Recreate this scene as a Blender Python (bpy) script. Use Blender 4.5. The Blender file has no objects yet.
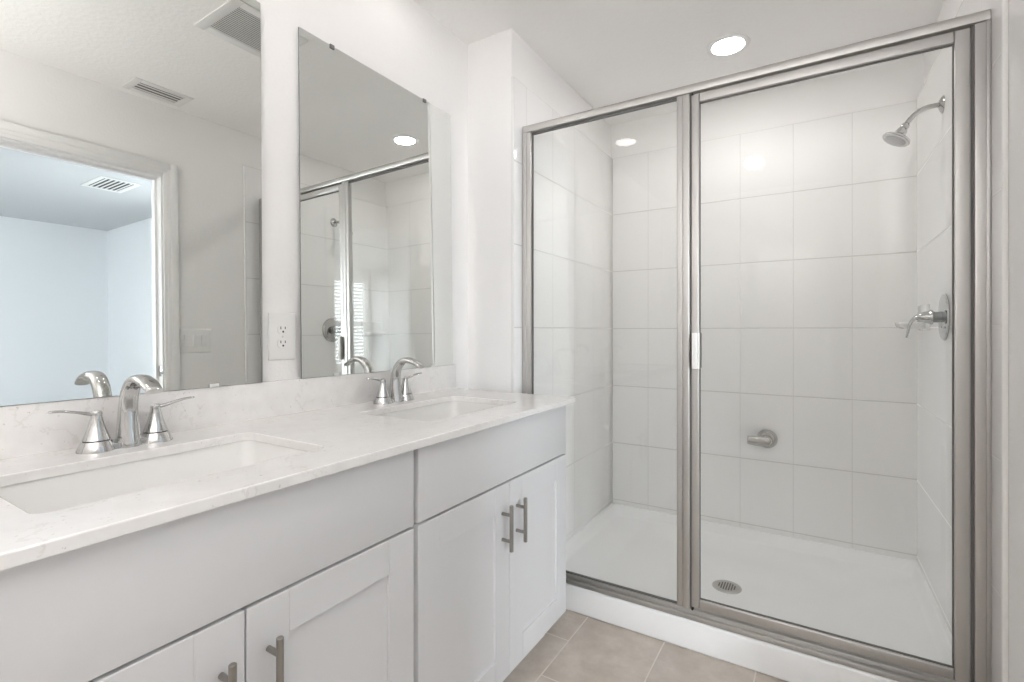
import bpy, bmesh, math, random
from mathutils import Vector, Matrix
random.seed(4)
scene = bpy.context.scene
COL = scene.collection
PI = math.pi

# ------------------------------------------------------------------ camera
cam_data = bpy.data.cameras.new('camera')
cam = bpy.data.objects.new('camera', cam_data)
COL.objects.link(cam)
cam.location = (1.347, 0.0, 1.148)
cam.rotation_euler = (PI / 2, 0, math.radians(31.8))
cam_data.sensor_width = 36.0
cam_data.lens = 36.0 * 495.0 / 1024.0
cam_data.shift_y = -10.0 / 1024.0
cam_data.clip_start = 0.02
scene.camera = cam

# ------------------------------------------------------------------ world, exposure
world = bpy.data.worlds.new('world')
scene.world = world
world.use_nodes = True
bg = world.node_tree.nodes['Background']
bg.inputs['Color'].default_value = (0.86, 0.93, 1.0, 1)
bg.inputs['Strength'].default_value = 2.0
scene.view_settings.view_transform = 'Standard'
scene.view_settings.look = 'None'
scene.view_settings.gamma = 1.0
scene.view_settings.use_curve_mapping = False
scene.view_settings.exposure = 0.21
CAN_STRENGTH = {'shower': 77.0, 'vanity': 9.0}
BOUNCE_FILL = 20.0  # power of the added fill lamp aimed at the ceiling
cy = scene.cycles
cy.max_bounces = 14
cy.diffuse_bounces = 8
cy.glossy_bounces = 8
cy.transmission_bounces = 8
cy.transparent_max_bounces = 24
cy.use_denoising = True
cy.sample_clamp_indirect = 8.0
cy.caustics_reflective = False
cy.caustics_refractive = False

# daylight through the bedroom windows (lamps stand just outside the panes; the third window is added)
WIN_B = (-2.62, -1.50, 0.66, 2.22)      # far bedroom wall: y0, y1, z0, z1
WIN_A = (1.96, 2.33, 0.66, 2.22)        # side bedroom wall: x0, x1, z0, z1
FILL_WIN = (2.75, 3.85, 0.66, 2.22)        # other side wall: unseen window added to brighten the bedroom
BX, BY0, BY1 = 5.75, -2.70, 2.43        # bedroom extents


def daylight(name, loc, rot, sx, sy, watts):
    ld = bpy.data.lights.new(name, 'AREA')
    ld.shape = 'RECTANGLE'
    ld.size, ld.size_y = sx, sy
    ld.energy = watts
    ld.color = (0.88, 0.94, 1.0)
    o = bpy.data.objects.new(name, ld)
    COL.objects.link(o)
    o.location, o.rotation_euler = loc, rot


daylight('window_daylight_fill', (BX + 0.14, (WIN_B[0] + WIN_B[1]) / 2, (WIN_B[2] + WIN_B[3]) / 2),
         (0, PI / 2, 0), WIN_B[3] - WIN_B[2], WIN_B[1] - WIN_B[0], 285.0)
daylight('window_daylight_fill', ((WIN_A[0] + WIN_A[1]) / 2, BY0 - 0.14, (WIN_A[2] + WIN_A[3]) / 2),
         (PI / 2, 0, 0), WIN_A[1] - WIN_A[0], WIN_A[3] - WIN_A[2], 60.0)
daylight('window_daylight_fill', ((FILL_WIN[0] + FILL_WIN[1]) / 2, BY1 + 0.14, (FILL_WIN[2] + FILL_WIN[3]) / 2),
         (-PI / 2, 0, 0), FILL_WIN[1] - FILL_WIN[0], FILL_WIN[3] - FILL_WIN[2], 26.0)  # fill lamp behind the added window

# added fill lamp, unseen: an assumed flash bounced off the ceiling behind the camera
fl = bpy.data.lights.new('bounce_fill', 'AREA')
fl.shape = 'DISK'
fl.size = 0.25
fl.energy = BOUNCE_FILL
fl.color = (1.0, 0.99, 1.0)
fo = bpy.data.objects.new('bounce_fill', fl)
COL.objects.link(fo)
fo.location = (1.22, -0.42, 1.62)
fo.rotation_euler = (PI, 0, 0)

# ------------------------------------------------------------------ materials


def mat(name, color=(0.8, 0.8, 0.8), rough=0.5, metal=0.0, spec=0.5, coat=0.0):
    m = bpy.data.materials.new(name)
    m.use_nodes = True
    b = m.node_tree.nodes['Principled BSDF']
    b.inputs['Base Color'].default_value = (*color, 1)
    b.inputs['Roughness'].default_value = rough
    b.inputs['Metallic'].default_value = metal
    b.inputs['Specular IOR Level'].default_value = spec
    b.inputs['Coat Weight'].default_value = coat
    return m


class N:
    """tiny helper for building node graphs"""

    def __init__(self, m):
        self.t = m.node_tree
        self.b = self.t.nodes['Principled BSDF']

    def new(self, kind, **kw):
        n = self.t.nodes.new(kind)
        for k, v in kw.items():
            setattr(n, k, v)
        return n

    def link(self, a, b):
        self.t.links.new(a, b)

    def math(self, op, a, b=None, c=None):
        n = self.new('ShaderNodeMath', operation=op)
        for i, v in enumerate((a, b, c)):
            if v is None:
                continue
            if isinstance(v, (int, float)):
                n.inputs[i].default_value = v
            else:
                self.link(v, n.inputs[i])
        return n.outputs[0]

    def noise(self, scale, detail=2.0, rough=0.5, vec=None):
        n = self.new('ShaderNodeTexNoise')
        n.inputs['Scale'].default_value = scale
        n.inputs['Detail'].default_value = detail
        n.inputs['Roughness'].default_value = rough
        if vec is None:
            vec = self.pos()
        self.link(vec, n.inputs['Vector'])
        return n.outputs['Fac']

    def pos(self):
        if not hasattr(self, '_p'):
            self._p = self.new('ShaderNodeTexCoord').outputs['Object']
        return self._p

    def ramp(self, fac, stops):
        n = self.new('ShaderNodeValToRGB')
        el = n.color_ramp.elements
        while len(el) < len(stops):
            el.new(0.5)
        for e, (p, c) in zip(el, stops):
            e.position = p
            e.color = (*c, 1)
        self.link(fac, n.inputs[0])
        return n.outputs[0]

    def mix(self, fac, a, b):
        n = self.new('ShaderNodeMix', data_type='RGBA')
        for s, v in ((0, fac), (6, a), (7, b)):
            if isinstance(v, tuple):
                n.inputs[s].default_value = (*v, 1)
            elif isinstance(v, (int, float)):
                n.inputs[s].default_value = v
            else:
                self.link(v, n.inputs[s])
        return n.outputs[2]

    def bump(self, h, strength, dist):
        n = self.new('ShaderNodeBump')
        n.inputs['Strength'].default_value = strength
        n.inputs['Distance'].default_value = dist
        self.link(h, n.inputs['Height'])
        self.link(n.outputs[0], self.b.inputs['Normal'])


def paint(name, color, peel=0.25, scale=90.0, rough=0.6):
    m = mat(name, color, rough, spec=0.3)
    g = N(m)
    g.bump(g.noise(scale, 3.0, 0.55), peel, 0.004)
    return m


def tile_wall(name, axis, u0, umax=9.0, vert=0.5):
    """glossy white 254 x 356 mm wall tile on the plane spanned by axis and Z"""
    m = mat(name, (0.8, 0.8, 0.8), 0.13, spec=0.5)
    g = N(m)
    sep = g.new('ShaderNodeSeparateXYZ')
    g.link(g.pos(), sep.inputs[0])

    def grout(coord, origin, size, half):
        q = g.math('DIVIDE', g.math('SUBTRACT', coord, origin), size)
        d = g.math('MULTIPLY', g.math('ABSOLUTE', g.math('SUBTRACT', q, g.math('ROUND', q))), size)
        n = g.new('ShaderNodeMapRange', interpolation_type='SMOOTHSTEP')
        g.link(d, n.inputs[0])
        n.inputs[1].default_value = half * 0.4
        n.inputs[2].default_value = half * 1.8
        n.inputs[3].default_value = 1.0
        n.inputs[4].default_value = 0.0
        return n.outputs[0], g.math('FLOOR', q)
    gu, iu = grout(sep.outputs[axis], u0, 0.254, 0.0014)
    gv, iv = grout(sep.outputs[2], 2.230, 0.3556, 0.0020)
    mask = g.math('MAXIMUM', g.math('MULTIPLY', g.math('MULTIPLY', gu, g.math('LESS_THAN', sep.outputs[axis], umax)), vert), gv)
    h = g.noise(4.0, 1.0, 0.5)
    height = g.math('SUBTRACT', g.math('MULTIPLY', h, 0.35), mask)
    g.link(g.mix(mask, (0.925, 0.915, 0.905), (0.66, 0.645, 0.63)), g.b.inputs['Base Color'])
    g.link(g.math('ADD', 0.055, g.math('MULTIPLY', mask, 0.4)), g.b.inputs['Roughness'])
    g.bump(height, 0.35, 0.003)
    return m


M = {}
M['wall'] = paint('wall_paint', (0.905, 0.892, 0.88))
M['ceiling'] = paint('ceiling_paint', (0.925, 0.915, 0.90), 0.5, 55.0, 0.75)
M['trim'] = mat('trim_paint', (0.86, 0.855, 0.845), 0.35)
M['bed_wall'] = paint('bedroom_wall_paint', (0.87, 0.885, 0.905))
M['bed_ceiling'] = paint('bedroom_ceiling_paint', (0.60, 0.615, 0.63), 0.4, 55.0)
M['tile_x'] = tile_wall('wall_tile_back', 0, 0.979, 1.70)
M['tile_left'] = tile_wall('wall_tile_left', 1, 2.406)
M['tile_right'] = tile_wall('wall_tile_right', 1, 2.97, 9.0, 0.12)
M['bullnose'] = mat('tile_edge_glaze', (0.88, 0.875, 0.86), 0.1)
M['cabinet'] = mat('cabinet_paint', (0.715, 0.715, 0.725), 0.38, spec=0.4)
M['cabinet_dark'] = mat('cabinet_inside', (0.30, 0.30, 0.30), 0.7)
M['ceramic'] = mat('sink_ceramic', (0.85, 0.845, 0.83), 0.08)
M['acrylic'] = mat('pan_acrylic', (0.92, 0.922, 0.925), 0.18)
M['plastic'] = mat('white_plastic', (0.85, 0.845, 0.83), 0.3)
M['dark'] = mat('dark_recess', (0.03, 0.03, 0.03), 0.6)
M['rubber_and_shade'] = mat('grey_seal_and_shade', (0.16, 0.155, 0.15), 0.6)  # gaskets; also shade coloured into door gaps, drain slots, vent openings
M['chrome'] = mat('chrome', (0.60, 0.60, 0.595), 0.05, 1.0)
M['chrome_dark'] = mat('nozzle_plate', (0.27, 0.27, 0.265), 0.3, 0.7)
M['fixture'] = mat('fixture_chrome', (0.50, 0.495, 0.485), 0.09, 1.0)
M['mirror'] = mat('mirror_silver', (0.84, 0.855, 0.835), 0.0, 1.0)
M['mirror_edge'] = mat('mirror_edge', (0.20, 0.22, 0.21), 0.3)
M['clip_metal'] = mat('mirror_clip_metal', (0.20, 0.20, 0.195), 0.3, 0.7)
M['clear_clip'] = mat('mirror_clip_plastic', (0.78, 0.78, 0.76), 0.2)
M['vent'] = mat('vent_enamel', (0.80, 0.795, 0.78), 0.45)

m = mat('frame_silver', (0.57, 0.558, 0.542), 0.40, 1.0)
g = N(m)
g.link(g.math('ADD', 0.40, g.math('MULTIPLY', g.noise(3.0, 1.0), 0.10)), g.b.inputs['Roughness'])
M['frame'] = m

m = mat('brushed_nickel', (0.36, 0.345, 0.32), 0.32, 1.0)
g = N(m)
mp = g.new('ShaderNodeMapping')
mp.inputs['Scale'].default_value = (400, 400, 4)
g.link(g.pos(), mp.inputs[0])
g.link(g.math('ADD', 0.26, g.math('MULTIPLY', g.noise(1.0, 2.0, 0.5, mp.outputs[0]), 0.15)), g.b.inputs['Roughness'])
M['nickel'] = m

m = mat('quartz', (0.82, 0.81, 0.79), 0.14)
g = N(m)
vein = g.noise(5.0, 6.0, 0.62)
v1 = g.math('ABSOLUTE', g.math('SUBTRACT', vein, 0.5))
veinmask = g.math('MULTIPLY', g.math('LESS_THAN', v1, 0.007), g.math('GREATER_THAN', g.noise(9.0, 2.0), 0.52))
speck = g.math('GREATER_THAN', g.noise(110.0, 2.0, 0.6), 0.70)
cloud = g.ramp(g.noise(26.0, 4.0, 0.6), [(0.3, (0.83, 0.817, 0.803)), (0.7, (0.885, 0.874, 0.861))])
c = g.mix(g.math('MULTIPLY', veinmask, 0.28), cloud, (0.66, 0.62, 0.57))
c = g.mix(g.math('MULTIPLY', speck, 0.60), c, (0.56, 0.52, 0.47))
g.link(c, g.b.inputs['Base Color'])
M['quartz'] = m

m = mat('floor_tile', (0.5, 0.45, 0.4), 0.32)
g = N(m)
sep = g.new('ShaderNodeSeparateXYZ')
g.link(g.pos(), sep.inputs[0])
q = g.math('DIVIDE', g.math('SUBTRACT', sep.outputs[0], 0.559), 0.3036)
col = g.math('FLOOR', q)
dx = g.math('MULTIPLY', g.math('ABSOLUTE', g.math('SUBTRACT', q, g.math('ROUND', q))), 0.3036)
yy = g.math('ADD', sep.outputs[1], g.math('SUBTRACT', g.math('MULTIPLY', col, 0.214), 1.456))
r = g.math('DIVIDE', yy, 0.6096)
dy = g.math('MULTIPLY', g.math('ABSOLUTE', g.math('SUBTRACT', r, g.math('ROUND', r))), 0.6096)
n = g.new('ShaderNodeMapRange', interpolation_type='SMOOTHSTEP')
g.link(g.math('MINIMUM', dx, dy), n.inputs[0])
n.inputs[1].default_value = 0.0012
n.inputs[2].default_value = 0.0034
n.inputs[3].default_value = 1.0
n.inputs[4].default_value = 0.0
grout = n.outputs[0]
cell = g.new('ShaderNodeCombineXYZ')
g.link(col, cell.inputs[0])
g.link(g.math('FLOOR', r), cell.inputs[1])
wn = g.new('ShaderNodeTexWhiteNoise', noise_dimensions='3D')
g.link(cell.outputs[0], wn.inputs[0])
stone = g.ramp(g.noise(4.5, 8.0, 0.70), [(0.36, (0.48, 0.415, 0.355)), (0.50, (0.565, 0.50, 0.44)), (0.64, (0.67, 0.61, 0.545))])
stone = g.mix(g.math('MULTIPLY', wn.outputs[0], 0.18), stone, (0.42, 0.37, 0.325))
g.link(g.mix(grout, stone, (0.74, 0.69, 0.63)), g.b.inputs['Base Color'])
g.bump(g.math('SUBTRACT', g.math('MULTIPLY', g.noise(60.0, 3.0), 0.2), grout), 0.4, 0.002)
M['floor'] = m

m = mat('carpet', (0.55, 0.52, 0.48), 0.95, spec=0.1)
g = N(m)
g.bump(g.noise(300.0, 2.0), 0.8, 0.01)
M['carpet'] = m

# clear glass that lets light straight through, with Schlick reflection
m = bpy.data.materials.new('clear_glass')
m.use_nodes = True
t = m.node_tree
t.nodes.clear()
out = t.nodes.new('ShaderNodeOutputMaterial')
mixn = t.nodes.new('ShaderNodeMixShader')
tr = t.nodes.new('ShaderNodeBsdfTransparent')
tr.inputs[0].default_value = (0.985, 0.992, 0.988, 1)
gl = t.nodes.new('ShaderNodeBsdfGlossy')
gl.inputs['Roughness'].default_value = 0.0
geo = t.nodes.new('ShaderNodeNewGeometry')
dot = t.nodes.new('ShaderNodeVectorMath')
dot.operation = 'DOT_PRODUCT'
t.links.new(geo.outputs['Normal'], dot.inputs[0])
t.links.new(geo.outputs['Incoming'], dot.inputs[1])


def tm(op, a, b=None):
    n = t.nodes.new('ShaderNodeMath')
    n.operation = op
    for i, v in enumerate((a, b)):
        if v is None:
            continue
        if isinstance(v, (int, float)):
            n.inputs[i].default_value = v
        else:
            t.links.new(v, n.inputs[i])
    return n.outputs[0]


fres = tm('ADD', 0.035, tm('MULTIPLY', 0.965, tm('POWER', tm('SUBTRACT', 1.0, tm('ABSOLUTE', dot.outputs['Value'])), 5.0)))
t.links.new(tm('MINIMUM', fres, 1.0), mixn.inputs[0])
t.links.new(tr.outputs[0], mixn.inputs[1])
t.links.new(gl.outputs[0], mixn.inputs[2])
t.links.new(mixn.outputs[0], out.inputs[0])
M['glass'] = m

for key_, val_ in CAN_STRENGTH.items():
    m = mat('lamp_diffuser_' + key_)
    b_ = m.node_tree.nodes['Principled BSDF']
    b_.inputs['Emission Color'].default_value = (1.0, 0.965, 0.95, 1)
    b_.inputs['Emission Strength'].default_value = val_
    M['lamp_' + key_] = m

# ------------------------------------------------------------------ geometry helpers


class G:
    """collects shapes in world coordinates into one mesh"""

    def __init__(self):
        self.bm = bmesh.new()

    def box(self, x0, y0, z0, x1, y1, z1, bev=0.0, seg=2):
        bm = self.bm
        vs = [bm.verts.new((x, y, z)) for x in (x0, x1) for y in (y0, y1) for z in (z0, z1)]
        fs = [bm.faces.new([vs[i] for i in f]) for f in
              ((0, 1, 3, 2), (4, 6, 7, 5), (0, 4, 5, 1), (2, 3, 7, 6), (0, 2, 6, 4), (1, 5, 7, 3))]
        if bev > 0:
            es = list({e for f in fs for e in f.edges})
            bmesh.ops.bevel(bm, geom=es, offset=bev, segments=seg, profile=0.5, affect='EDGES', clamp_overlap=True)
        return self

    def loft(self, rings, cap0=True, cap1=True, close=True):
        bm = self.bm
        R = [[bm.verts.new(p) for p in ring] for ring in rings]
        n = len(R[0])
        for a, b in zip(R[:-1], R[1:]):
            for i in range(n if close else n - 1):
                j = (i + 1) % n
                bm.faces.new((a[i], a[j], b[j], b[i]))
        if cap0:
            bm.faces.new(R[0][::-1])
        if cap1:
            bm.faces.new(R[-1])
        return self

    def lathe(self, prof, origin, axis=(0, 0, 1), seg=32, cap0=True, cap1=True):
        """prof: list of (radius, distance along axis)"""
        ax = Vector(axis).normalized()
        u = ax.orthogonal().normalized()
        v = ax.cross(u)
        o = Vector(origin)
        rings = []
        for r, h in prof:
            r = max(r, 1e-4)
            rings.append([o + ax * h + (u * math.cos(2 * PI * i / seg) + v * math.sin(2 * PI * i / seg)) * r for i in range(seg)])
        return self.loft(rings, cap0, cap1)

    def cyl(self, p0, p1, r, seg=20, bev=0.0):
        p0, p1 = Vector(p0), Vector(p1)
        L = (p1 - p0).length
        if bev:
            prof = [(r - bev, 0), (r, bev), (r, L - bev), (r - bev, L)]
        else:
            prof = [(r, 0), (r, L)]
        return self.lathe(prof, p0, p1 - p0, seg)

    def sweep(self, pts, radii, side, seg=20, power=2.0):
        """tube along pts with section half-widths (a along side, b along the other)"""
        pts = [Vector(p) for p in pts]
        side = Vector(side).normalized()
        rings = []
        for i, p in enumerate(pts):
            d = (pts[min(i + 1, len(pts) - 1)] - pts[max(i - 1, 0)]).normalized()
            s = (side - d * side.dot(d)).normalized()
            w = d.cross(s)
            a, b = radii[i]
            ring = []
            for k in range(seg):
                th = 2 * PI * k / seg
                c, sn = math.cos(th), math.sin(th)
                e = 2.0 / power
                ring.append(p + s * a * math.copysign(abs(c) ** e, c) + w * b * math.copysign(abs(sn) ** e, sn))
            rings.append(ring)
        return self.loft(rings)

    def grid_face(self, pts):
        self.bm.faces.new([self.bm.verts.new(p) for p in pts])
        return self


def rrect(x0, y0, x1, y1, r, z, n=6):
    pts = []
    for cx, cy_, a0 in ((x1 - r, y1 - r, 0), (x0 + r, y1 - r, 90), (x0 + r, y0 + r, 180), (x1 - r, y0 + r, 270)):
        for k in range(n + 1):
            a = math.radians(a0 + 90 * k / n)
            pts.append((cx + r * math.cos(a), cy_ + r * math.sin(a), z))
    return pts


def spline(pts, n=6):
    """Catmull-Rom through tuples of any length"""
    out = []
    P = [pts[0]] + list(pts) + [pts[-1]]
    for i in range(1, len(P) - 2):
        for k in range(n):
            t_ = k / n
            out.append(tuple(0.5 * (2 * b + (c - a) * t_ + (2 * a - 5 * b + 4 * c - d) * t_ ** 2 + (3 * b - a - 3 * c + d) * t_ ** 3)
                             for a, b, c, d in zip(P[i - 1], P[i], P[i + 1], P[i + 2])))
    out.append(tuple(pts[-1]))
    return out


def obj(name, shape, material, parent=None, org=(0, 0, 0), smooth=35):
    bm = shape.bm
    bmesh.ops.recalc_face_normals(bm, faces=bm.faces)
    bmesh.ops.translate(bm, verts=bm.verts, vec=[-c for c in org])
    me = bpy.data.meshes.new(name)
    bm.to_mesh(me)
    bm.free()
    me.materials.append(M[material] if isinstance(material, str) else material)
    for p in me.polygons:
        p.use_smooth = True
    me.set_sharp_from_angle(angle=math.radians(smooth))
    o = bpy.data.objects.new(name, me)
    COL.objects.link(o)
    if parent is not None:
        o.parent = parent
    elif any(org):
        o.location = org
    return o


def tag(o, label, cat, group=None):
    o['label'] = label
    o['category'] = cat
    if group:
        o['group'] = group
    return o


def thing(name, label, cat, loc, group=None):
    o = bpy.data.objects.new(name, None)
    o.empty_display_size = 0.05
    COL.objects.link(o)
    o.location = loc
    return tag(o, label, cat, group)


def struct(name, shape, material, parent=None):
    o = obj(name, shape, material, parent)
    o['kind'] = 'structure'
    return o


def copy_tree(o, parent=None):
    c = o.copy()
    COL.objects.link(c)
    c.parent = parent
    for ch in list(o.children):
        copy_tree(ch, c)
    return c


# ------------------------------------------------------------------ room shell
CZ = 2.44
YC = -1.4
XR = 1.764         # right wall (door wall)
DY0, DY1, DZ = 0.38, 1.314, 2.050   # doorway
YB = 2.97          # tiled back wall
struct('floor', G().box(-0.1, YC, -0.10, XR, 3.1, 0.0), 'floor')
struct('ceiling', G().box(-0.1, YC, CZ, XR + 0.11, 3.1, CZ + 0.1), 'ceiling')
struct('wall_left', G().box(-0.1, YC, 0, 0, 3.1, CZ), 'wall')
struct('wall_rear', G().box(0, -1.4, 0, XR, -1.3, CZ), 'wall')
# stub wall beside the vanity = left side of the shower alcove
struct('wall_shower_left', G().box(0, 1.79, 0, 0.235, 3.1, CZ, 0.004), 'wall')
struct('wall_shower_back', G().box(0.235, YB + 0.010, 0, XR, 3.1, CZ), 'wall')
w = G()
w.box(XR, YC, 0, XR + 0.11, DY0, CZ)
w.box(XR, DY1, 0, XR + 0.11, 3.1, CZ)
w.box(XR, DY0, DZ, XR + 0.11, DY1, CZ)
struct('wall_right', w, 'wall')
# tile claddings of the alcove
TZ = 2.230
struct('wall_tile_left', G().box(0.235, 1.792, 0, 0.247, YB + 0.01, TZ, 0.003), 'tile_left')
struct('wall_tile_back', G().box(0.247, YB, 0.0, 1.752, YB + 0.010, TZ, 0.002), 'tile_x')
struct('wall_tile_right', G().loft([[(1.752, 1.77, z), (XR, 1.77, z), (XR, YB + 0.01, z), (1.737, YB + 0.01, z)] for z in (0.0, TZ)]), 'tile_right')
struct('trim_1', G().box(1.7515, 1.760, 0.0, XR, 1.7695, TZ, 0.004, 3), 'bullnose')
struct('trim_2', G().box(0.2342, 1.7885, 0.0, 0.2475, 1.7925, TZ, 0.0015, 2), 'bullnose')

# door casing on the bathroom side, jamb lining, baseboards
def casing(x0, x1, sgn):
    c_ = G()
    wd = 0.066
    for prof0, prof1, th in ((-0.005, wd, 0.013), (0.012, wd, 0.0150), (0.030, wd, 0.017)):
        xa, xb = (x0, x0 - th) if sgn < 0 else (x0, x0 + th)
        xa, xb = min(xa, xb), max(xa, xb)
        c_.box(xa, DY1 + prof0, 0, xb, DY1 + prof1, DZ + prof1, 0.002)
        c_.box(xa, DY0 - prof1, 0, xb, DY0 - prof0, DZ + prof1, 0.002)
        c_.box(xa, DY0 - prof0, DZ + prof0, xb, DY1 + prof0, DZ + prof1, 0.002)
    return c_


struct('trim_3', casing(XR, 0, -1), 'trim')
struct('trim_4', casing(XR + 0.11, 0, 1), 'trim')
j = G()
j.box(XR - 0.001, DY1 - 0.014, 0, XR + 0.111, DY1 + 0.001, DZ)
j.box(XR - 0.001, DY0 - 0.001, 0, XR + 0.111, DY0 + 0.014, DZ)
j.box(XR - 0.001, DY0 + 0.014, DZ - 0.014, XR + 0.111, DY1 - 0.014, DZ)
j.box(XR + 0.045, DY1 - 0.026, 0, XR + 0.08, DY1 - 0.014, DZ - 0.014)
j.box(XR + 0.045, DY0 + 0.014, 0, XR + 0.08, DY0 + 0.026, DZ - 0.014)
j.box(XR + 0.045, DY0 + 0.026, DZ - 0.026, XR + 0.08, DY1 - 0.026, DZ - 0.014)
struct('trim_5', j, 'trim')


def base(name, boxes, mt='trim'):
    b = G()
    for x0, y0, x1, y1 in boxes:
        b.box(x0, y0, 0, x1, y1, 0.125, 0.003)
        b.box(x0, y0, 0, x1, y1, 0.085)
    struct(name, b, mt)


base('baseboard_right', [(XR - 0.013, DY1 + 0.0665, XR, 1.759), (XR - 0.013, YC, XR, DY0 - 0.0665)])
base('baseboard_left', [(0.0, YC, 0.013, 0.04)])
base('baseboard_shower_left', [(0.0, 1.777, 0.234, 1.79)])

# ------------------------------------------------------------------ bedroom beyond the doorway
BX0 = XR + 0.11
struct('floor_bedroom', G().box(XR, BY0 - 0.1, -0.10, BX + 0.12, BY1 + 0.1, -0.001), 'carpet')
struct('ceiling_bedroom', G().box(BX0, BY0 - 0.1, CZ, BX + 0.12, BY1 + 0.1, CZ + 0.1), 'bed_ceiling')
w = G()
w.box(BX0, BY1, 0, FILL_WIN[0], BY1 + 0.12, CZ)
w.box(FILL_WIN[1], BY1, 0, BX + 0.12, BY1 + 0.12, CZ)
w.box(FILL_WIN[0], BY1, 0, FILL_WIN[1], BY1 + 0.12, FILL_WIN[2])
w.box(FILL_WIN[0], BY1, FILL_WIN[3], FILL_WIN[1], BY1 + 0.12, CZ)
struct('wall_bedroom_far_side', w, 'bed_wall')
w = G()
w.box(BX, BY0, 0, BX + 0.12, WIN_B[0], CZ)
w.box(BX, WIN_B[1], 0, BX + 0.12, BY1, CZ)
w.box(BX, WIN_B[0], 0, BX + 0.12, WIN_B[1], WIN_B[2])
w.box(BX, WIN_B[0], WIN_B[3], BX + 0.12, WIN_B[1], CZ)
struct('wall_bedroom_back', w, 'bed_wall')
w = G()
w.box(BX0, BY0 - 0.12, 0, WIN_A[0], BY0, CZ)
w.box(WIN_A[1], BY0 - 0.12, 0, BX, BY0, CZ)
w.box(WIN_A[0], BY0 - 0.12, 0, WIN_A[1], BY0, WIN_A[2])
w.box(WIN_A[0], BY0 - 0.12, WIN_A[3], WIN_A[1], BY0, CZ)
struct('wall_bedroom_near_side', w, 'bed_wall')
struct('wall_bedroom_front', G().box(XR + 0.10, BY0 - 0.12, 0, BX0, YC, CZ), 'bed_wall')
# ceiling closing the strip above the bedroom's front wall
base('baseboard_bedroom', [(BX0, BY1 - 0.013, BX, BY1), (BX - 0.013, BY0, BX, BY1 - 0.013)])


def window(name, P, u0, u1, z0, z1):
    """P(u, d, z): point at u along the wall, d into the wall (0 = room face)"""
    def bx(gm, ua, ub, da, db, za, zb):
        a, b = P(ua, da, za), P(ub, db, zb)
        gm.box(min(a[0], b[0]), min(a[1], b[1]), za, max(a[0], b[0]), max(a[1], b[1]), zb)
    f = G()
    fw = 0.04
    zm = (z0 + z1) / 2
    bx(f, u0, u0 + fw, 0.05, 0.10, z0, z1)
    bx(f, u1 - fw, u1, 0.05, 0.10, z0, z1)
    bx(f, u0 + fw, u1 - fw, 0.05, 0.10, z0, z0 + fw)
    bx(f, u0 + fw, u1 - fw, 0.05, 0.10, z1 - fw, z1)
    bx(f, u0 + fw, u1 - fw, 0.055, 0.095, zm - 0.025, zm + 0.025)
    root = struct(name, f, 'plastic')
    p = G()
    bx(p, u0 + fw, u1 - fw, 0.07, 0.075, z0 + fw, zm - 0.025)
    bx(p, u0 + fw, u1 - fw, 0.07, 0.075, zm + 0.025, z1 - fw)
    struct('window_pane', p, 'glass', root)
    return root


PB = lambda u, d, z: (BX + d, u, z)
PA = lambda u, d, z: (u, BY0 - d, z)
PC = lambda u, d, z: (u, BY1 + d, z)
window('window_1', PB, *WIN_B)
window('window_2', PA, *WIN_A)
window('fill_window', PC, *FILL_WIN)  # made-up window, lets in the bedroom fill light


def blinds(label, P, u0, u1, z0, z1):
    c0 = P((u0 + u1) / 2, 0.02, z0)
    root = thing('window_blind', label, 'blind', c0, 'bedroom window blinds')
    def bx(gm, ua, ub, da, db, za, zb):
        a, b = P(ua, da, za), P(ub, db, zb)
        gm.box(min(a[0], b[0]), min(a[1], b[1]), za, max(a[0], b[0]), max(a[1], b[1]), zb)
    h = G()
    bx(h, u0 + 0.004, u1 - 0.004, 0.003, 0.045, z1 - 0.045, z1 - 0.002)
    obj('head_rail', h, 'plastic', root, c0)
    h = G()
    bx(h, u0 + 0.006, u1 - 0.006, 0.005, 0.042, z0 + 0.004, z0 + 0.022)
    obj('bottom_rail', h, 'plastic', root, c0)
    s = G()
    z = z0 + 0.055
    while z < z1 - 0.06:
        a0, a1 = P(u0 + 0.006, 0.004, z - 0.013), P(u1 - 0.006, 0.044, z + 0.013)
        b0, b1 = P(u1 - 0.006, 0.004, z - 0.013), P(u0 + 0.006, 0.044, z + 0.013)
        lo = [a0, b0, a1, b1]
        up = [(p[0], p[1], p[2] + 0.0028) for p in lo]
        s.loft([lo, up])
        z += 0.062
    o = obj('slats', s, 'plastic', root, c0)
    return root


blinds('white horizontal slat blind over the wide bedroom window, seen mirrored beside the far faucet', PB, *WIN_B)
blinds('white horizontal slat blind over the narrow window in the bedroom side wall', PA, *WIN_A)

# ------------------------------------------------------------------ vanity cabinets
XF = 0.557            # door faces
CT = 0.902            # counter top height
CB = 0.882


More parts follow.
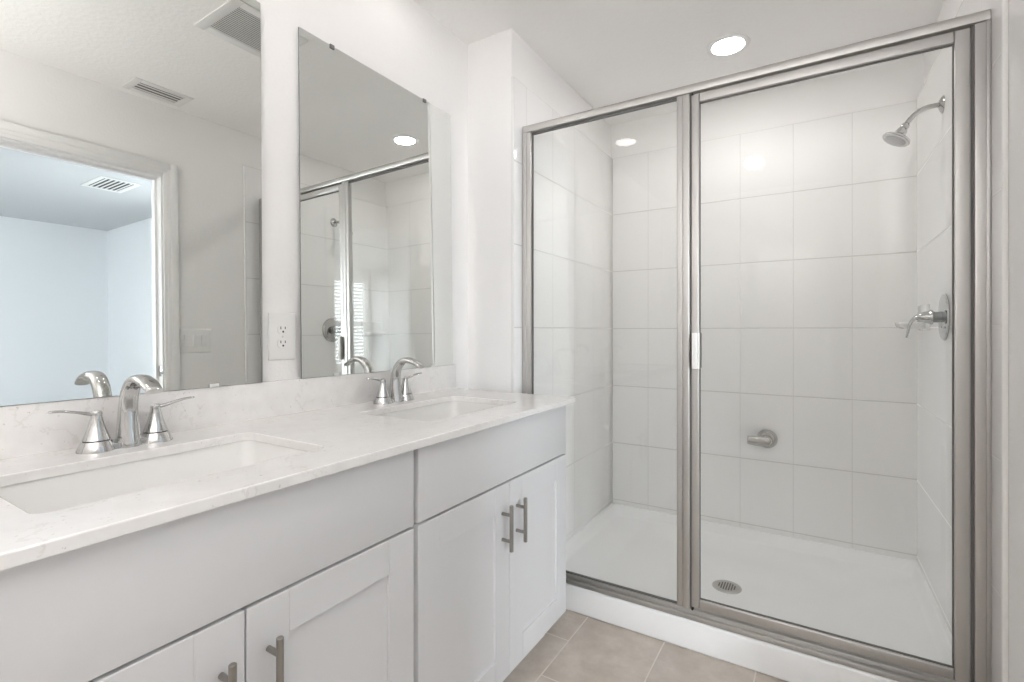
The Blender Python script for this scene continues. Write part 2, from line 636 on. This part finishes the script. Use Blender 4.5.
def cabinet(y0, y1, label):
    """y0..y1 body; two shaker doors under one plain false drawer front"""
    org = (0.28, (y0 + y1) / 2, 0.0)
    root = thing('vanity_cabinet', label, 'cabinet', org, 'white vanity cabinets')
    xc = XF - 0.020
    b = G()
    b.box(0.002, y0, 0.112, xc, y0 + 0.016, CB)
    b.box(0.002, y1 - 0.016, 0.112, xc, y1, CB)
    b.box(0.002, y0 + 0.016, 0.112, xc, y1 - 0.016, 0.128)
    b.box(0.002, y0 + 0.016, 0.128, 0.014, y1 - 0.016, CB)
    # face frame
    b.box(xc - 0.018, y0 + 0.016, 0.128, xc, y0 + 0.05, CB)
    b.box(xc - 0.018, y1 - 0.05, 0.128, xc, y1 - 0.016, CB)
    b.box(xc - 0.018, y0 + 0.05, 0.68, xc, y1 - 0.05, 0.72)
    b.box(xc - 0.018, y0 + 0.05, CB - 0.03, xc, y1 - 0.05, CB)
    obj('body', b, 'cabinet', root, org)
    k = G()
    k.box(xc - 0.085, y0, 0.0, xc - 0.07, y1, 0.112)
    k.box(0.02, y0, 0.0, xc - 0.085, y0 + 0.016, 0.112)
    k.box(0.02, y1 - 0.016, 0.0, xc - 0.085, y1, 0.112)
    obj('toe_kick', k, 'cabinet', root, org)
    return root, org


def door(root, org, y0, y1, z0, z1, hy, hz):
    d = G()
    w_ = 0.076
    bv = 0.0012
    x0, x1 = XF - 0.0195, XF
    d.box(x0, y0, z0, x1, y0 + w_, z1, bv, 1)
    d.box(x0, y1 - w_, z0, x1, y1, z1, bv, 1)
    d.box(x0, y0 + w_, z0, x1, y1 - w_, z0 + w_, bv, 1)
    d.box(x0, y0 + w_, z1 - w_, x1, y1 - w_, z1, bv, 1)
    d.box(x0 + 0.002, y0 + w_ - 0.004, z0 + w_ - 0.004, x1 - 0.0075, y1 - w_ + 0.004, z1 - w_ + 0.004)
    do = obj('door', d, 'cabinet', root, org)
    h = G()
    xb = XF + 0.032
    h.cyl((xb, hy, hz - 0.067), (xb, hy, hz + 0.067), 0.006, 20, 0.001)
    for s in (-1, 1):
        h.cyl((XF - 0.001, hy, hz + s * 0.038), (xb, hy, hz + s * 0.038), 0.005, 16)
    obj('handle', h, 'nickel', do, org)


def drawer_front(root, org, y0, y1):
    obj('false_drawer_front', G().box(XF - 0.0195, y0, 0.7015, XF, y1, CB - 0.005, 0.0015), 'cabinet', root, org)


DZ0, DZ1 = 0.119, 0.6955
rootL, orgL = cabinet(0.058, 0.851, 'white shaker vanity cabinet under the near sink, cut off by the lower left frame')
drawer_front(rootL, orgL, 0.062, 0.847)
door(rootL, orgL, 0.062, 0.4535, DZ0, DZ1, 0.416, 0.574)
door(rootL, orgL, 0.4565, 0.847, DZ0, DZ1, 0.494, 0.574)
rootR, orgR = cabinet(0.8525, 1.653, 'white shaker vanity cabinet under the far sink, next to the shower')
drawer_front(rootR, orgR, 0.862, 1.651)
door(rootR, orgR, 0.862, 1.2605, DZ0, DZ1, 1.220, 0.574)
door(rootR, orgR, 1.2635, 1.651, DZ0, DZ1, 1.300, 0.574)

# ------------------------------------------------------------------ countertop with two cut-outs
SY = (0.4565, 1.250)
SX0, SX1, SW = 0.165, 0.459, 0.462
org = (0.29, 0.86, CB)
c = G()
bm = c.bm
loops = [[(0.0, 0.03, CT), (0.58, 0.03, CT), (0.58, 1.684, CT), (0.0, 1.684, CT)]]
loops += [rrect(SX0, y - SW / 2, SX1, y + SW / 2, 0.022, CT) for y in SY]
top_e, tv, bv_ = [], [], []
for L in loops:
    vs = [bm.verts.new(p) for p in L]
    tv.append(vs)
    top_e += [bm.edges.new((vs[i], vs[(i + 1) % len(vs)])) for i in range(len(vs))]
res = bmesh.ops.triangle_fill(bm, edges=top_e, use_beauty=True, use_dissolve=False)
tops = [f for f in res['geom'] if isinstance(f, bmesh.types.BMFace)]
vmap = {}
for vs in tv:
    for v in vs:
        vmap[v] = bm.verts.new((v.co.x, v.co.y, CB))
for f in tops:
    bm.faces.new([vmap[v] for v in reversed(f.verts)])
for vs in tv:
    for i in range(len(vs)):
        a, b = vs[i], vs[(i + 1) % len(vs)]
        bm.faces.new((a, b, vmap[b], vmap[a]))
counter = obj('countertop', c, 'quartz', None, org)
tag(counter, 'white speckled quartz countertop with two sink cut-outs', 'countertop')
mod = counter.modifiers.new('edge', 'BEVEL')
mod.width = 0.0022
mod.segments = 2
mod.limit_method = 'ANGLE'
mod.angle_limit = math.radians(60)
bs = obj('backsplash', G().box(0.0, 0.03, CT, 0.020, 1.684, CT + 0.1016, 0.0012), 'quartz', None, (0.01, 0.86, CT))
tag(bs, 'low white quartz backsplash strip standing along the wall under the mirrors', 'backsplash')


def sink(yc, label):
    o3 = (0.31, yc, CB - 0.14)
    root = thing('sink', label, 'sink', o3, 'undermount sinks')
    s = G()
    x0, x1, y0, y1 = SX0 - 0.004, SX1 + 0.004, yc - SW / 2 - 0.004, yc + SW / 2 + 0.004
    top = CB - 0.0005
    rings = []
    # outer shell up, over the flange, then down the bowl
    for ins, z, r in ((0.085, top - 0.150, 0.03), (0.045, top - 0.146, 0.04), (0.012, top - 0.125, 0.045), (-0.006, top - 0.03, 0.034),
                      (-0.018, top - 0.012, 0.034), (-0.018, top, 0.034), (0.0, top, 0.026), (0.002, top - 0.010, 0.028),
                      (0.010, top - 0.085, 0.036), (0.020, top - 0.115, 0.042), (0.040, top - 0.130, 0.040), (0.085, top - 0.136, 0.035),
                      (0.120, top - 0.139, 0.020)):
        rings.append(rrect(x0 + ins, y0 + ins, x1 - ins, y1 - ins, r, z, 8))
    s.loft(rings)
    obj('basin', s, 'ceramic', root, o3, 50)
    d = G()
    d.lathe([(0.0215, 0.0), (0.0215, 0.002), (0.019, 0.0035), (0.0165, 0.0025), (0.0165, 0.006), (0.012, 0.0085), (0.0, 0.009)],
            (0.31, yc, top - 0.1390), (0, 0, 1), 28)
    obj('drain', d, 'chrome', root, o3)
    return root


sink(SY[0], 'white rectangular undermount sink nearest the camera')
sink(SY[1], 'white rectangular undermount sink closest to the shower')


# ------------------------------------------------------------------ faucets
def faucet(yc, label):
    x = 0.082
    o3 = (x, yc, CT)
    root = thing('faucet', label, 'faucet', o3, 'chrome centerset faucets')
    b = G()
    b.loft([rrect(x - 0.020, yc - 0.05, x + 0.020, yc + 0.05, 0.0195, CT, 8),
            rrect(x - 0.019, yc - 0.05, x + 0.019, yc + 0.05, 0.0185, CT + 0.012, 8),
            rrect(x - 0.016, yc - 0.047, x + 0.016, yc + 0.047, 0.0155, CT + 0.015, 8)])
    obj('base_plate', b, 'chrome', root, o3)
    s = G()
    path = [(x + 0.006, 0.000, 0.0225, 0.0245), (x + 0.006, 0.015, 0.0215, 0.0230), (x + 0.004, 0.045, 0.0195, 0.0195),
            (x + 0.005, 0.080, 0.0175, 0.0160), (x + 0.013, 0.113, 0.0168, 0.0140), (x + 0.034, 0.137, 0.0172, 0.0120),
            (x + 0.064, 0.1455, 0.0182, 0.0102), (x + 0.094, 0.140, 0.0180, 0.0085), (x + 0.118, 0.129, 0.0165, 0.0070),
            (x + 0.126, 0.124, 0.0150, 0.0060)]
    path = spline(path, 5)
    s.sweep([(p[0], yc, CT + p[1]) for p in path], [(p[2], p[3]) for p in path], (0, 1, 0), 24, 2.3)
    obj('spout', s, 'chrome', root, o3, 50)
    for sg in (-1, 1):
        hy = yc + sg * 0.0535
        h = G()
        h.lathe([(0.0325, 0.0), (0.0322, 0.003), (0.0285, 0.012), (0.0250, 0.0205)], (x, hy, CT), seg=32)
        prof = spline([(0.0235, 0.0228), (0.0195, 0.034), (0.0150, 0.048), (0.0115, 0.062), (0.0098, 0.071), (0.0100, 0.077), (0.0075, 0.0815), (0.0, 0.083)], 3)
        h.lathe(prof, (x, hy, CT), seg=32)
        ho = obj('handle', h, 'chrome', root, o3, 50)
        r = G()
        r.lathe([(0.0222, 0.0203), (0.0222, 0.0230)], (x, hy, CT), seg=32)
        obj('gap_ring', r, 'dark', ho, o3)  # black ring coloured in as the dark gap under the handle
        lv = G()
        lp = spline([(0.0, 0.0765, 0.0062, 0.0048), (0.014, 0.0775, 0.0066, 0.0040), (0.034, 0.0830, 0.0070, 0.0030),
                     (0.056, 0.0880, 0.0068, 0.0026), (0.072, 0.0895, 0.0052, 0.0024), (0.077, 0.0893, 0.0030, 0.0018)], 5)
        lv.sweep([(x + 0.10 * p[0], hy + sg * p[0], CT + p[1]) for p in lp], [(p[2], p[3]) for p in lp], (1, 0, 0), 16)
        obj('lever', lv, 'chrome', ho, o3, 50)
    return root


faucet(0.469, 'chrome two-handle faucet behind the sink nearest the camera')
faucet(1.258, 'chrome two-handle faucet behind the sink closest to the shower')


# ------------------------------------------------------------------ mirrors
def mirror(y0, y1, lean, label):
    H = 1.066
    yc = (y0 + y1) / 2
    org3 = (0.022, yc, CT + 0.1026)
    root = thing('wall_mirror', label, 'mirror', org3, 'frameless vanity mirrors')
    root.rotation_euler = (0, math.radians(-lean), 0)
    hw = (y1 - y0) / 2
    gl_ = G()
    gl_.box(-0.0006, -hw, 0.0, 0.0, hw, H)
    obj('mirror_glass', gl_, 'mirror', root)
    bk = G()
    bk.box(-0.0050, -hw, 0.0, -0.0007, hw, H)
    obj('mirror_backing', bk, 'mirror_edge', root)
    for fr in (0.165, 0.775):
        y = -hw + 2 * hw * fr
        k = G()
        k.box(-0.0060, y - 0.008, H, 0.0030, y + 0.008, H + 0.0035, 0.0008)
        k.box(0.0005, y - 0.008, H - 0.010, 0.0030, y + 0.008, H, 0.0008)
        obj('clip', k, 'clip_metal', root)
    for fr in (0.175, 0.82):
        y = -hw + 2 * hw * fr
        k = G()
        k.box(0.0005, y - 0.012, -0.0005, 0.0035, y + 0.012, 0.008, 0.001)
        obj('clip', k, 'clear_clip', root)
    return root


mirror(0.082, 0.811, 0.60, 'tall frameless wall mirror behind the near sink, reflecting the doorway')
mirror(0.935, 1.659, 0.75, 'tall frameless wall mirror behind the far sink, reflecting the shower')

# ------------------------------------------------------------------ outlet
org = (0.0, 0.8825, 1.132)
root = thing('power_outlet', 'white double power outlet on the wall between the two mirrors', 'outlet', org)
p = G()
p.box(0.0, 0.8825 - 0.044, 1.132 - 0.069, 0.006, 0.8825 + 0.044, 1.132 + 0.069, 0.0035, 3)
obj('cover_plate', p, 'plastic', root, org)
for dz in (0.0205, -0.0205):
    z = 1.132 + dz
    r = G()
    r.sweep([(0.004, 0.8825, z), (0.0072, 0.8825, z), (0.0080, 0.8825, z)], [(0.0172, 0.0142), (0.0172, 0.0142), (0.0165, 0.0135)], (0, 1, 0), 28, 3.0)
    ro = obj('receptacle', r, 'plastic', root, org)
    s = G()
    s.box(0.0072, 0.8825 - 0.0085, z + 0.0005, 0.0083, 0.8825 - 0.0060, z + 0.0085)
    s.box(0.0072, 0.8825 + 0.0055, z + 0.0010, 0.0083, 0.8825 + 0.0080, z + 0.0080)
    s.cyl((0.0072, 0.8825, z - 0.0065), (0.0083, 0.8825, z - 0.0065), 0.0030, 14)
    obj('slots', s, 'dark', ro, org)
obj('screw', G().lathe([(0.003, 0.0055), (0.003, 0.0068), (0.002, 0.0074)], (0.0, 0.8825, 1.132), (1, 0, 0), 16), 'clear_clip', root, org)

# ------------------------------------------------------------------ switch plate on the door wall
org = (XR, 1.470, 1.128)
root = thing('light_switch', 'white three-gang rocker switch plate beside the doorway, seen in the near mirror', 'switch', org)
obj('cover_plate', G().box(XR - 0.006, 1.470 - 0.085, 1.128 - 0.068, XR, 1.470 + 0.085, 1.128 + 0.068, 0.0035, 3), 'plastic', root, org)
for k in (-1, 0, 1):
    y = 1.470 + k * 0.046
    r = G()
    r.loft([[(XR - 0.0055, y - 0.0165, 1.0945), (XR - 0.0055, y + 0.0165, 1.0945), (XR - 0.0055, y + 0.0165, 1.1615), (XR - 0.0055, y - 0.0165, 1.1615)],
            [(XR - 0.0070, y - 0.0155, 1.0955), (XR - 0.0070, y + 0.0155, 1.0955), (XR - 0.0135, y + 0.0155, 1.1605), (XR - 0.0135, y - 0.0155, 1.1605)]])
    obj('rocker', r, 'trim', root, org)

# strike plate on the door jamb
st = G()
st.box(XR + 0.012, DY1 - 0.0165, 0.935, XR + 0.040, DY1 - 0.0140, 0.992, 0.0005)
st.box(XR - 0.004, DY1 - 0.0165, 0.948, XR + 0.012, DY1 - 0.0140, 0.979, 0.0005)
sp = obj('strike_plate', st, 'chrome', None, (XR + 0.02, DY1 - 0.015, 0.963))
tag(sp, 'small metal latch strike plate on the doorway jamb, seen in the near mirror', 'strike plate')

# ------------------------------------------------------------------ shower pan
XL, XRt = 0.247, 1.752
org = (0.993, 2.4, 0.0)
root = thing('shower_pan', 'white acrylic shower base with a raised front curb', 'shower base', org)
s = G()
x0, x1, y0, y1 = XL - 0.003, XRt + 0.002, 1.846, YB + 0.003
rings = [rrect(x0, y0 + 0.05, x1, y1, 0.004, 0.0, 6), rrect(x0, y0 + 0.05, x1, y1, 0.004, 0.069, 6),
         rrect(x0 + 0.004, y0 + 0.05, x1 - 0.004, y1 - 0.004, 0.006, 0.074, 6),
         rrect(x0 + 0.022, y0 + 0.07, x1 - 0.022, y1 - 0.022, 0.03, 0.074, 6), rrect(x0 + 0.029, y0 + 0.075, x1 - 0.029, y1 - 0.029, 0.035, 0.068, 6),
         rrect(x0 + 0.045, y0 + 0.09, x1 - 0.045, y1 - 0.045, 0.05, 0.030, 6), rrect(x0 + 0.058, y0 + 0.10, x1 - 0.058, y1 - 0.058, 0.06, 0.022, 6),
         rrect(x0 + 0.30, y0 + 0.30, x1 - 0.30, y1 - 0.30, 0.10, 0.019, 6)]
s.loft(rings)
s.box(x0, y0, 0.0, x1, y0 + 0.105, 0.1085, 0.010, 4)
obj('basin', s, 'acrylic', root, org, 40)
d = G()
dc = (1.002, 2.355, 0.0185)
d.lathe([(0.060, 0.0), (0.060, 0.0020), (0.055, 0.0048), (0.040, 0.0045), (0.0, 0.0045)], dc, seg=40)
do = obj('drain', d, 'frame', root, org)
d = G()
for k in range(-3, 4):
    half = math.sqrt(max(0.0, 0.036 ** 2 - (k * 0.0105) ** 2))
    if half > 0.01:
        d.box(dc[0] - 0.0030 + k * 0.0105, dc[1] - half, dc[2] + 0.0040, dc[0] + 0.0030 + k * 0.0105, dc[1] + half, dc[2] + 0.0050)
obj('drain_slots', d, 'rubber_and_shade', do, org)

# ------------------------------------------------------------------ shower enclosure
EY = 1.874            # glass plane
org = (0.993, EY, 0.1085)
enc = thing('shower_enclosure', 'framed glass shower enclosure with a fixed panel and a hinged door', 'shower enclosure', org)
H0, H1 = 2.0085, 2.040
h = G()
yf = EY - 0.019
prof = [(yf + 0.003, H0), (yf + 0.0008, H0 + 0.0012), (yf, H0 + 0.004), (yf - 0.0012, H0 + 0.015), (yf, H1 - 0.007), (yf + 0.002, H1 - 0.003), (yf + 0.006, H1 - 0.0005), (yf + 0.012, H1)]
prof += [(EY + 0.020, H1), (EY + 0.020, H0)]
h.loft([[(x, y, z) for y, z in prof] for x in (XL + 0.0035, XRt - 0.0025)])
obj('header', h, 'frame', enc, org, 40)
s = G()
s.box(XL + 0.001, EY - 0.024, 0.1090, XRt - 0.001, EY + 0.022, 0.126, 0.002)
s.box(XL + 0.001, EY - 0.012, 0.126, XRt - 0.001, EY + 0.012, 0.142, 0.003)
obj('sill', s, 'frame', enc, org)
for x0, x1 in ((XL + 0.0005, 0.289), (1.7172, XRt - 0.0005)):
    j = G()
    j.box(x0, EY - 0.016, 0.142, x1, EY + 0.016, H0 - 0.0005, 0.003)
    if x0 < 1:
        j.box(x0, EY - 0.021, 0.142, x0 + 0.024, EY + 0.021, H0 - 0.0005, 0.003)
    else:
        j.box(x1 - 0.010, EY - 0.020, 0.142, x1, EY + 0.020, H0 - 0.0005, 0.002)
    obj('wall_jamb', j, 'frame', enc, org)
p = G()
p.box(0.9035, EY - 0.014, 0.142, 0.926, EY + 0.016, H0 - 0.0005, 0.004, 3)
p.box(0.924, EY - 0.018, 0.142, 0.9505, EY + 0.016, H0 - 0.0005, 0.005, 3)
obj('centre_post', p, 'frame', enc, org)
s = G()
s.box(0.9506, EY - 0.008, 0.143, 0.9542, EY + 0.010, H0 - 0.001)
s.box(1.7112, EY - 0.008, 0.143, 1.7171, EY + 0.010, H0 - 0.001)
obj('door_gap_dark', s, 'rubber_and_shade', enc, org)  # dark strips added to draw the shaded gaps beside the door
s = G()
s.box(0.289, EY - 0.0045, 0.1425, 0.2935, EY + 0.0045, H0 - 0.001)
s.box(0.2935, EY - 0.0045, H0 - 0.010, 0.9035, EY + 0.0045, H0 - 0.001)
s.box(0.2935, EY - 0.0045, 0.1425, 0.9035, EY + 0.0045, 0.148)
obj('glazing_gasket', s, 'rubber_and_shade', enc, org)
obj('fixed_glass', G().box(0.2935, EY - 0.003, 0.148, 0.9035, EY + 0.003, H0 - 0.010), 'glass', enc, org)
d = G()
D0, D1, Z0, Z1 = 0.9545, 1.7110, 0.1500, 2.003
wv, wt = 0.0275, 0.0330
for (xa, xb, za, zb) in ((D0, D0 + wv, Z0, Z1), (D1 - 0.036, D1, Z0, Z1), (D0 + wv, D1 - 0.036, Z1 - wt, Z1), (D0 + wv, D1 - 0.036, Z0, Z0 + wt)):
    d.box(xa, EY - 0.012, za, xb, EY + 0.012, zb, 0.0045, 3)
dr = obj('door', d, 'frame', enc, org)
obj('door_glass', G().box(D0 + wv, EY - 0.003, Z0 + wt, D1 - 0.036, EY + 0.003, Z1 - wt), 'glass', dr, org)
k = G()
k.box(0.9605, EY - 0.036, 1.012, 0.981, EY - 0.012, 1.142, 0.004, 3)
k.box(0.981, EY - 0.030, 1.012, 0.9855, EY - 0.012, 1.142, 0.002, 2)
obj('pull_handle', k, 'bullnose', dr, org)
k = G()
k.box(0.9605, EY + 0.012, 1.012, 0.9825, EY + 0.034, 1.142, 0.003, 2)
obj('pull_handle', k, 'clip_metal', dr, org)
for z in (Z1 - 0.001, Z0 - 0.006):
    k = G()
    k.cyl((0.9585, EY - 0.014, z), (0.9585, EY + 0.004, z), 0.0042, 14)
    obj('pivot_pin', k, 'dark', dr, org)
g_ = G()
g_.box(D0 + wv, EY - 0.0042, Z0 + wt, D0 + wv + 0.0022, EY + 0.0042, Z1 - wt)
g_.box(D1 - 0.036 - 0.0028, EY - 0.0042, Z0 + wt, D1 - 0.036, EY + 0.0042, Z1 - wt)
g_.box(D0 + wv, EY - 0.0042, Z1 - wt - 0.0028, D1 - 0.036, EY + 0.0042, Z1 - wt)
g_.box(D0 + wv, EY - 0.0042, Z0 + wt, D1 - 0.036, EY + 0.0042, Z0 + wt + 0.0022)
obj('door_gasket', g_, 'rubber_and_shade', dr, org)

# ------------------------------------------------------------------ shower head
fy, fz = 2.435, 2.000
org = (1.744, fy, fz)
root = thing('overhead_shower', 'chrome shower head on a curved arm high on the right tiled wall', 'shower head', org)
f_ = G()
f_.lathe([(0.0325, 0.0), (0.0325, 0.002), (0.026, 0.008), (0.014, 0.013), (0.0105, 0.014)], (1.744, fy, fz), (-1, 0, 0), 32)
obj('flange', f_, 'fixture', root, org)
arm = spline([(1.7435, fz), (1.715, fz + 0.001), (1.690, fz - 0.003), (1.665, fz - 0.016), (1.645, fz - 0.036), (1.632, fz - 0.056)], 6)
a = G()
a.sweep([(p[0], fy, p[1]) for p in arm], [(0.0092, 0.0092)] * len(arm), (0, 1, 0), 18)
obj('arm', a, 'fixture', root, org)
ax = Vector((-0.50, -0.10, -0.86)).normalized()
p0 = Vector((1.634, fy, fz - 0.052))
hd = G()
hd.lathe([(0.010, -0.004), (0.0135, 0.000), (0.0145, 0.010), (0.0125, 0.016), (0.0155, 0.019), (0.0185, 0.026), (0.0195, 0.038), (0.0250, 0.046),
          (0.0400, 0.053), (0.0475, 0.058), (0.0490, 0.064), (0.0460, 0.068), (0.0390, 0.0685), (0.036, 0.0665)], p0, ax, 36)
ho = obj('head', hd, 'fixture', root, org, 50)
fc = G()
fc.lathe([(0.0358, 0.0660), (0.0355, 0.0680), (0.020, 0.0705), (0.0, 0.0710)], p0, ax, 32)
obj('nozzle_plate', fc, 'chrome_dark', ho, org)

# ------------------------------------------------------------------ shower valve
vy, vz = 2.405, 1.200
org = (1.744, vy, vz)
root = thing('shower_valve', 'round chrome shower valve with a drooping lever on the right tiled wall', 'shower valve', org)
e = G()
e.lathe([(0.0870, 0.0), (0.0870, 0.003), (0.083, 0.007), (0.060, 0.0105), (0.030, 0.012), (0.0240, 0.012)], (1.744, vy, vz), (-1, 0, 0), 48)
eo = obj('escutcheon', e, 'fixture', root, org)
for a_ in (0.9, 2.3):
    k = G()
    k.cyl((1.7332, vy + 0.05 * math.cos(a_ + 2.2), vz - 0.05 * math.sin(a_)), (1.7315, vy + 0.05 * math.cos(a_ + 2.2), vz - 0.05 * math.sin(a_)), 0.0045, 12)
    obj('screw', k, 'chrome_dark', eo, org)
st = G()
st.lathe([(0.0205, 0.008), (0.0205, 0.036)], (1.744, vy, vz), (-1, 0, 0), 28)
obj('stem', st, 'chrome_dark', root, org)
lv = G()
lv.lathe([(0.026, 0.0355), (0.028, 0.037), (0.028, 0.041), (0.0255, 0.044), (0.0225, 0.056), (0.0175, 0.070), (0.013, 0.080), (0.007, 0.086), (0.0, 0.087)],
         (1.744, vy, vz), (-1, 0, 0), 32)
lo = obj('handle', lv, 'fixture', root, org, 50)
lp = spline([(1.674, vz + 0.004, 0.0125, 0.0105), (1.660, vz - 0.001, 0.0120, 0.0080), (1.6475, vz - 0.014, 0.0110, 0.0060),
             (1.640, vz - 0.034, 0.0100, 0.0050), (1.6355, vz - 0.060, 0.0090, 0.0045), (1.632, vz - 0.078, 0.0070, 0.0040)], 5)
l2 = G()
l2.sweep([(p[0], vy, p[1]) for p in lp], [(p[2], p[3]) for p in lp], (0, 1, 0), 18)
obj('lever', l2, 'fixture', lo, org, 50)

# ------------------------------------------------------------------ low knob on the back wall
kx, kz = 1.112, 0.572
org = (kx, YB, kz)
root = thing('shower_diverter', 'small chrome wall fitting with a stubby lever low on the back tiled wall', 'tap', org)
e = G()
e.lathe([(0.050, 0.0), (0.050, 0.004), (0.047, 0.012), (0.039, 0.024), (0.030, 0.034)], (kx, YB, kz), (0, -1, 0), 32)
obj('flange', e, 'fixture', root, org)
b = G()
b.lathe([(0.024, 0.024), (0.026, 0.034), (0.026, 0.052), (0.022, 0.058), (0.0, 0.060)], (kx, YB, kz - 0.004), (0, -1, 0), 28)
bo = obj('body', b, 'fixture', root, org)
l3 = G()
l3.sweep([(kx + 0.012, YB - 0.042, kz - 0.008), (kx - 0.030, YB - 0.047, kz - 0.007), (kx - 0.055, YB - 0.052, kz - 0.006), (kx - 0.088, YB - 0.062, kz - 0.004)],
         [(0.026, 0.024), (0.026, 0.022), (0.024, 0.020), (0.0205, 0.017)], (0, 0, 1), 20, 4.5)
obj('lever', l3, 'fixture', bo, org)

# ------------------------------------------------------------------ ceramic soap dish by the corner
org = (1.741, 2.78, 1.185)
sd = G()
sd.box(1.728, 2.675, 1.150, 1.741, 2.888, 1.262, 0.004, 3)
sd.loft([rrect(1.660, 2.700, 1.742, 2.866, 0.02, 1.158, 5), rrect(1.648, 2.690, 1.742, 2.876, 0.03, 1.166, 5),
         rrect(1.640, 2.682, 1.742, 2.884, 0.035, 1.180, 5), rrect(1.642, 2.684, 1.742, 2.882, 0.034, 1.1855, 5),
         rrect(1.652, 2.694, 1.740, 2.872, 0.03, 1.1850, 5), rrect(1.660, 2.702, 1.738, 2.864, 0.025, 1.1770, 5)])
so = obj('soap_dish', sd, 'ceramic', None, org)
tag(so, 'white ceramic soap dish on the right shower wall near the back corner', 'soap dish')


# ------------------------------------------------------------------ ceiling lights
def can_light(x, y, lamp, label):
    org3 = (x, y, CZ)
    root_ = thing('ceiling_light', label, 'light', org3, 'recessed ceiling lights')
    r = G()
    r.lathe([(0.092, 0.0), (0.090, 0.003), (0.080, 0.006), (0.069, 0.005), (0.066, 0.0005)], org3, (0, 0, -1), 48, True, False)
    obj('trim_ring', r, 'trim', root_, org3)
    d_ = G()
    d_.lathe([(0.066, 0.0005), (0.066, 0.0030), (0.060, 0.0045), (0.0, 0.0048)], org3, (0, 0, -1), 48)
    obj('diffuser', d_, lamp, root_, org3)
    return root_


can_light(0.997, 2.420, 'lamp_shower', 'lit round recessed light in the ceiling over the shower')
can_light(0.225, 0.464, 'lamp_vanity', 'lit round recessed light in the ceiling above the near sink')
can_light(0.225, 1.300, 'lamp_vanity', 'lit round recessed light in the ceiling above the far sink')

# ------------------------------------------------------------------ exhaust fan and vents
FX0, FX1, FY0, FY1 = 0.565, 0.872, 1.048, 1.378
org = ((FX0 + FX1) / 2, (FY0 + FY1) / 2, CZ)
root = thing('exhaust_fan', 'square white bathroom exhaust fan grille in the ceiling', 'exhaust fan', org)
f_ = G()
ix0, ix1, iy0, iy1 = FX0 + 0.042, FX1 - 0.045, FY0 + 0.042, FY1 - 0.042
f_.box(FX0, FY0, CZ - 0.007, FX1, iy0, CZ, 0.004)
f_.box(FX0, iy1, CZ - 0.007, FX1, FY1, CZ, 0.004)
f_.box(FX0, iy0, CZ - 0.007, ix0, iy1, CZ, 0.004)
f_.box(ix1, iy0, CZ - 0.007, FX1, iy1, CZ, 0.004)
obj('housing', f_, 'vent', root, org)
s = G()
n = 18
for i in range(n):
    x = ix0 + (i + 0.5) * (ix1 - ix0) / n
    s.box(x - 0.0030, iy0, CZ - 0.0062, x + 0.0030, iy1, CZ - 0.0045)
obj('grille', s, 'vent', root, org)
obj('opening', G().box(ix0, iy0, CZ - 0.003, ix1, iy1, CZ - 0.0005), 'rubber_and_shade', root, org)  # dark sheet stands for the shade behind the grille


def register(x0, y0, x1, y1, fl, n, axis, label, mt, dark='rubber_and_shade', bw=0.006, th=0.005):
    org3 = ((x0 + x1) / 2, (y0 + y1) / 2, CZ)
    rt = thing('ceiling_vent', label, 'vent', org3)
    a0, a1, b0, b1 = x0 + fl, x1 - fl, y0 + fl, y1 - fl
    f = G()
    f.box(x0, y0, CZ - th, x1, b0, CZ, 0.002)
    f.box(x0, b1, CZ - th, x1, y1, CZ, 0.002)
    f.box(x0, b0, CZ - th, a0, b1, CZ, 0.002)
    f.box(a1, b0, CZ - th, x1, b1, CZ, 0.002)
    obj('frame', f, mt, rt, org3)
    for i in range(n):
        s_ = G()
        if axis == 'y':      # blades run along y
            x = a0 + (i + 0.5) * (a1 - a0) / n
            s_.box(x - bw, b0, CZ - 0.0045, x + bw, b1, CZ - 0.0030)
        else:
            y = b0 + (i + 0.5) * (b1 - b0) / n
            s_.box(a0, y - bw, CZ - 0.0045, a1, y + bw, CZ - 0.0030)
        obj('blade', s_, mt, rt, org3)
    obj('duct_opening', G().box(a0, b0, CZ - 0.0015, a1, b1, CZ - 0.0003), dark, rt, org3)  # shade of the duct put in as a dark sheet
    return rt


register(1.545, 1.100, 1.710, 1.372, 0.036, 3, 'y', 'small white supply vent in the bathroom ceiling by the doorway wall', 'vent')
register(3.46, 1.600, 3.87, 1.880, 0.038, 6, 'x', 'white air vent with dark slots in the bedroom ceiling, seen through the doorway', 'vent', 'dark', 0.007)
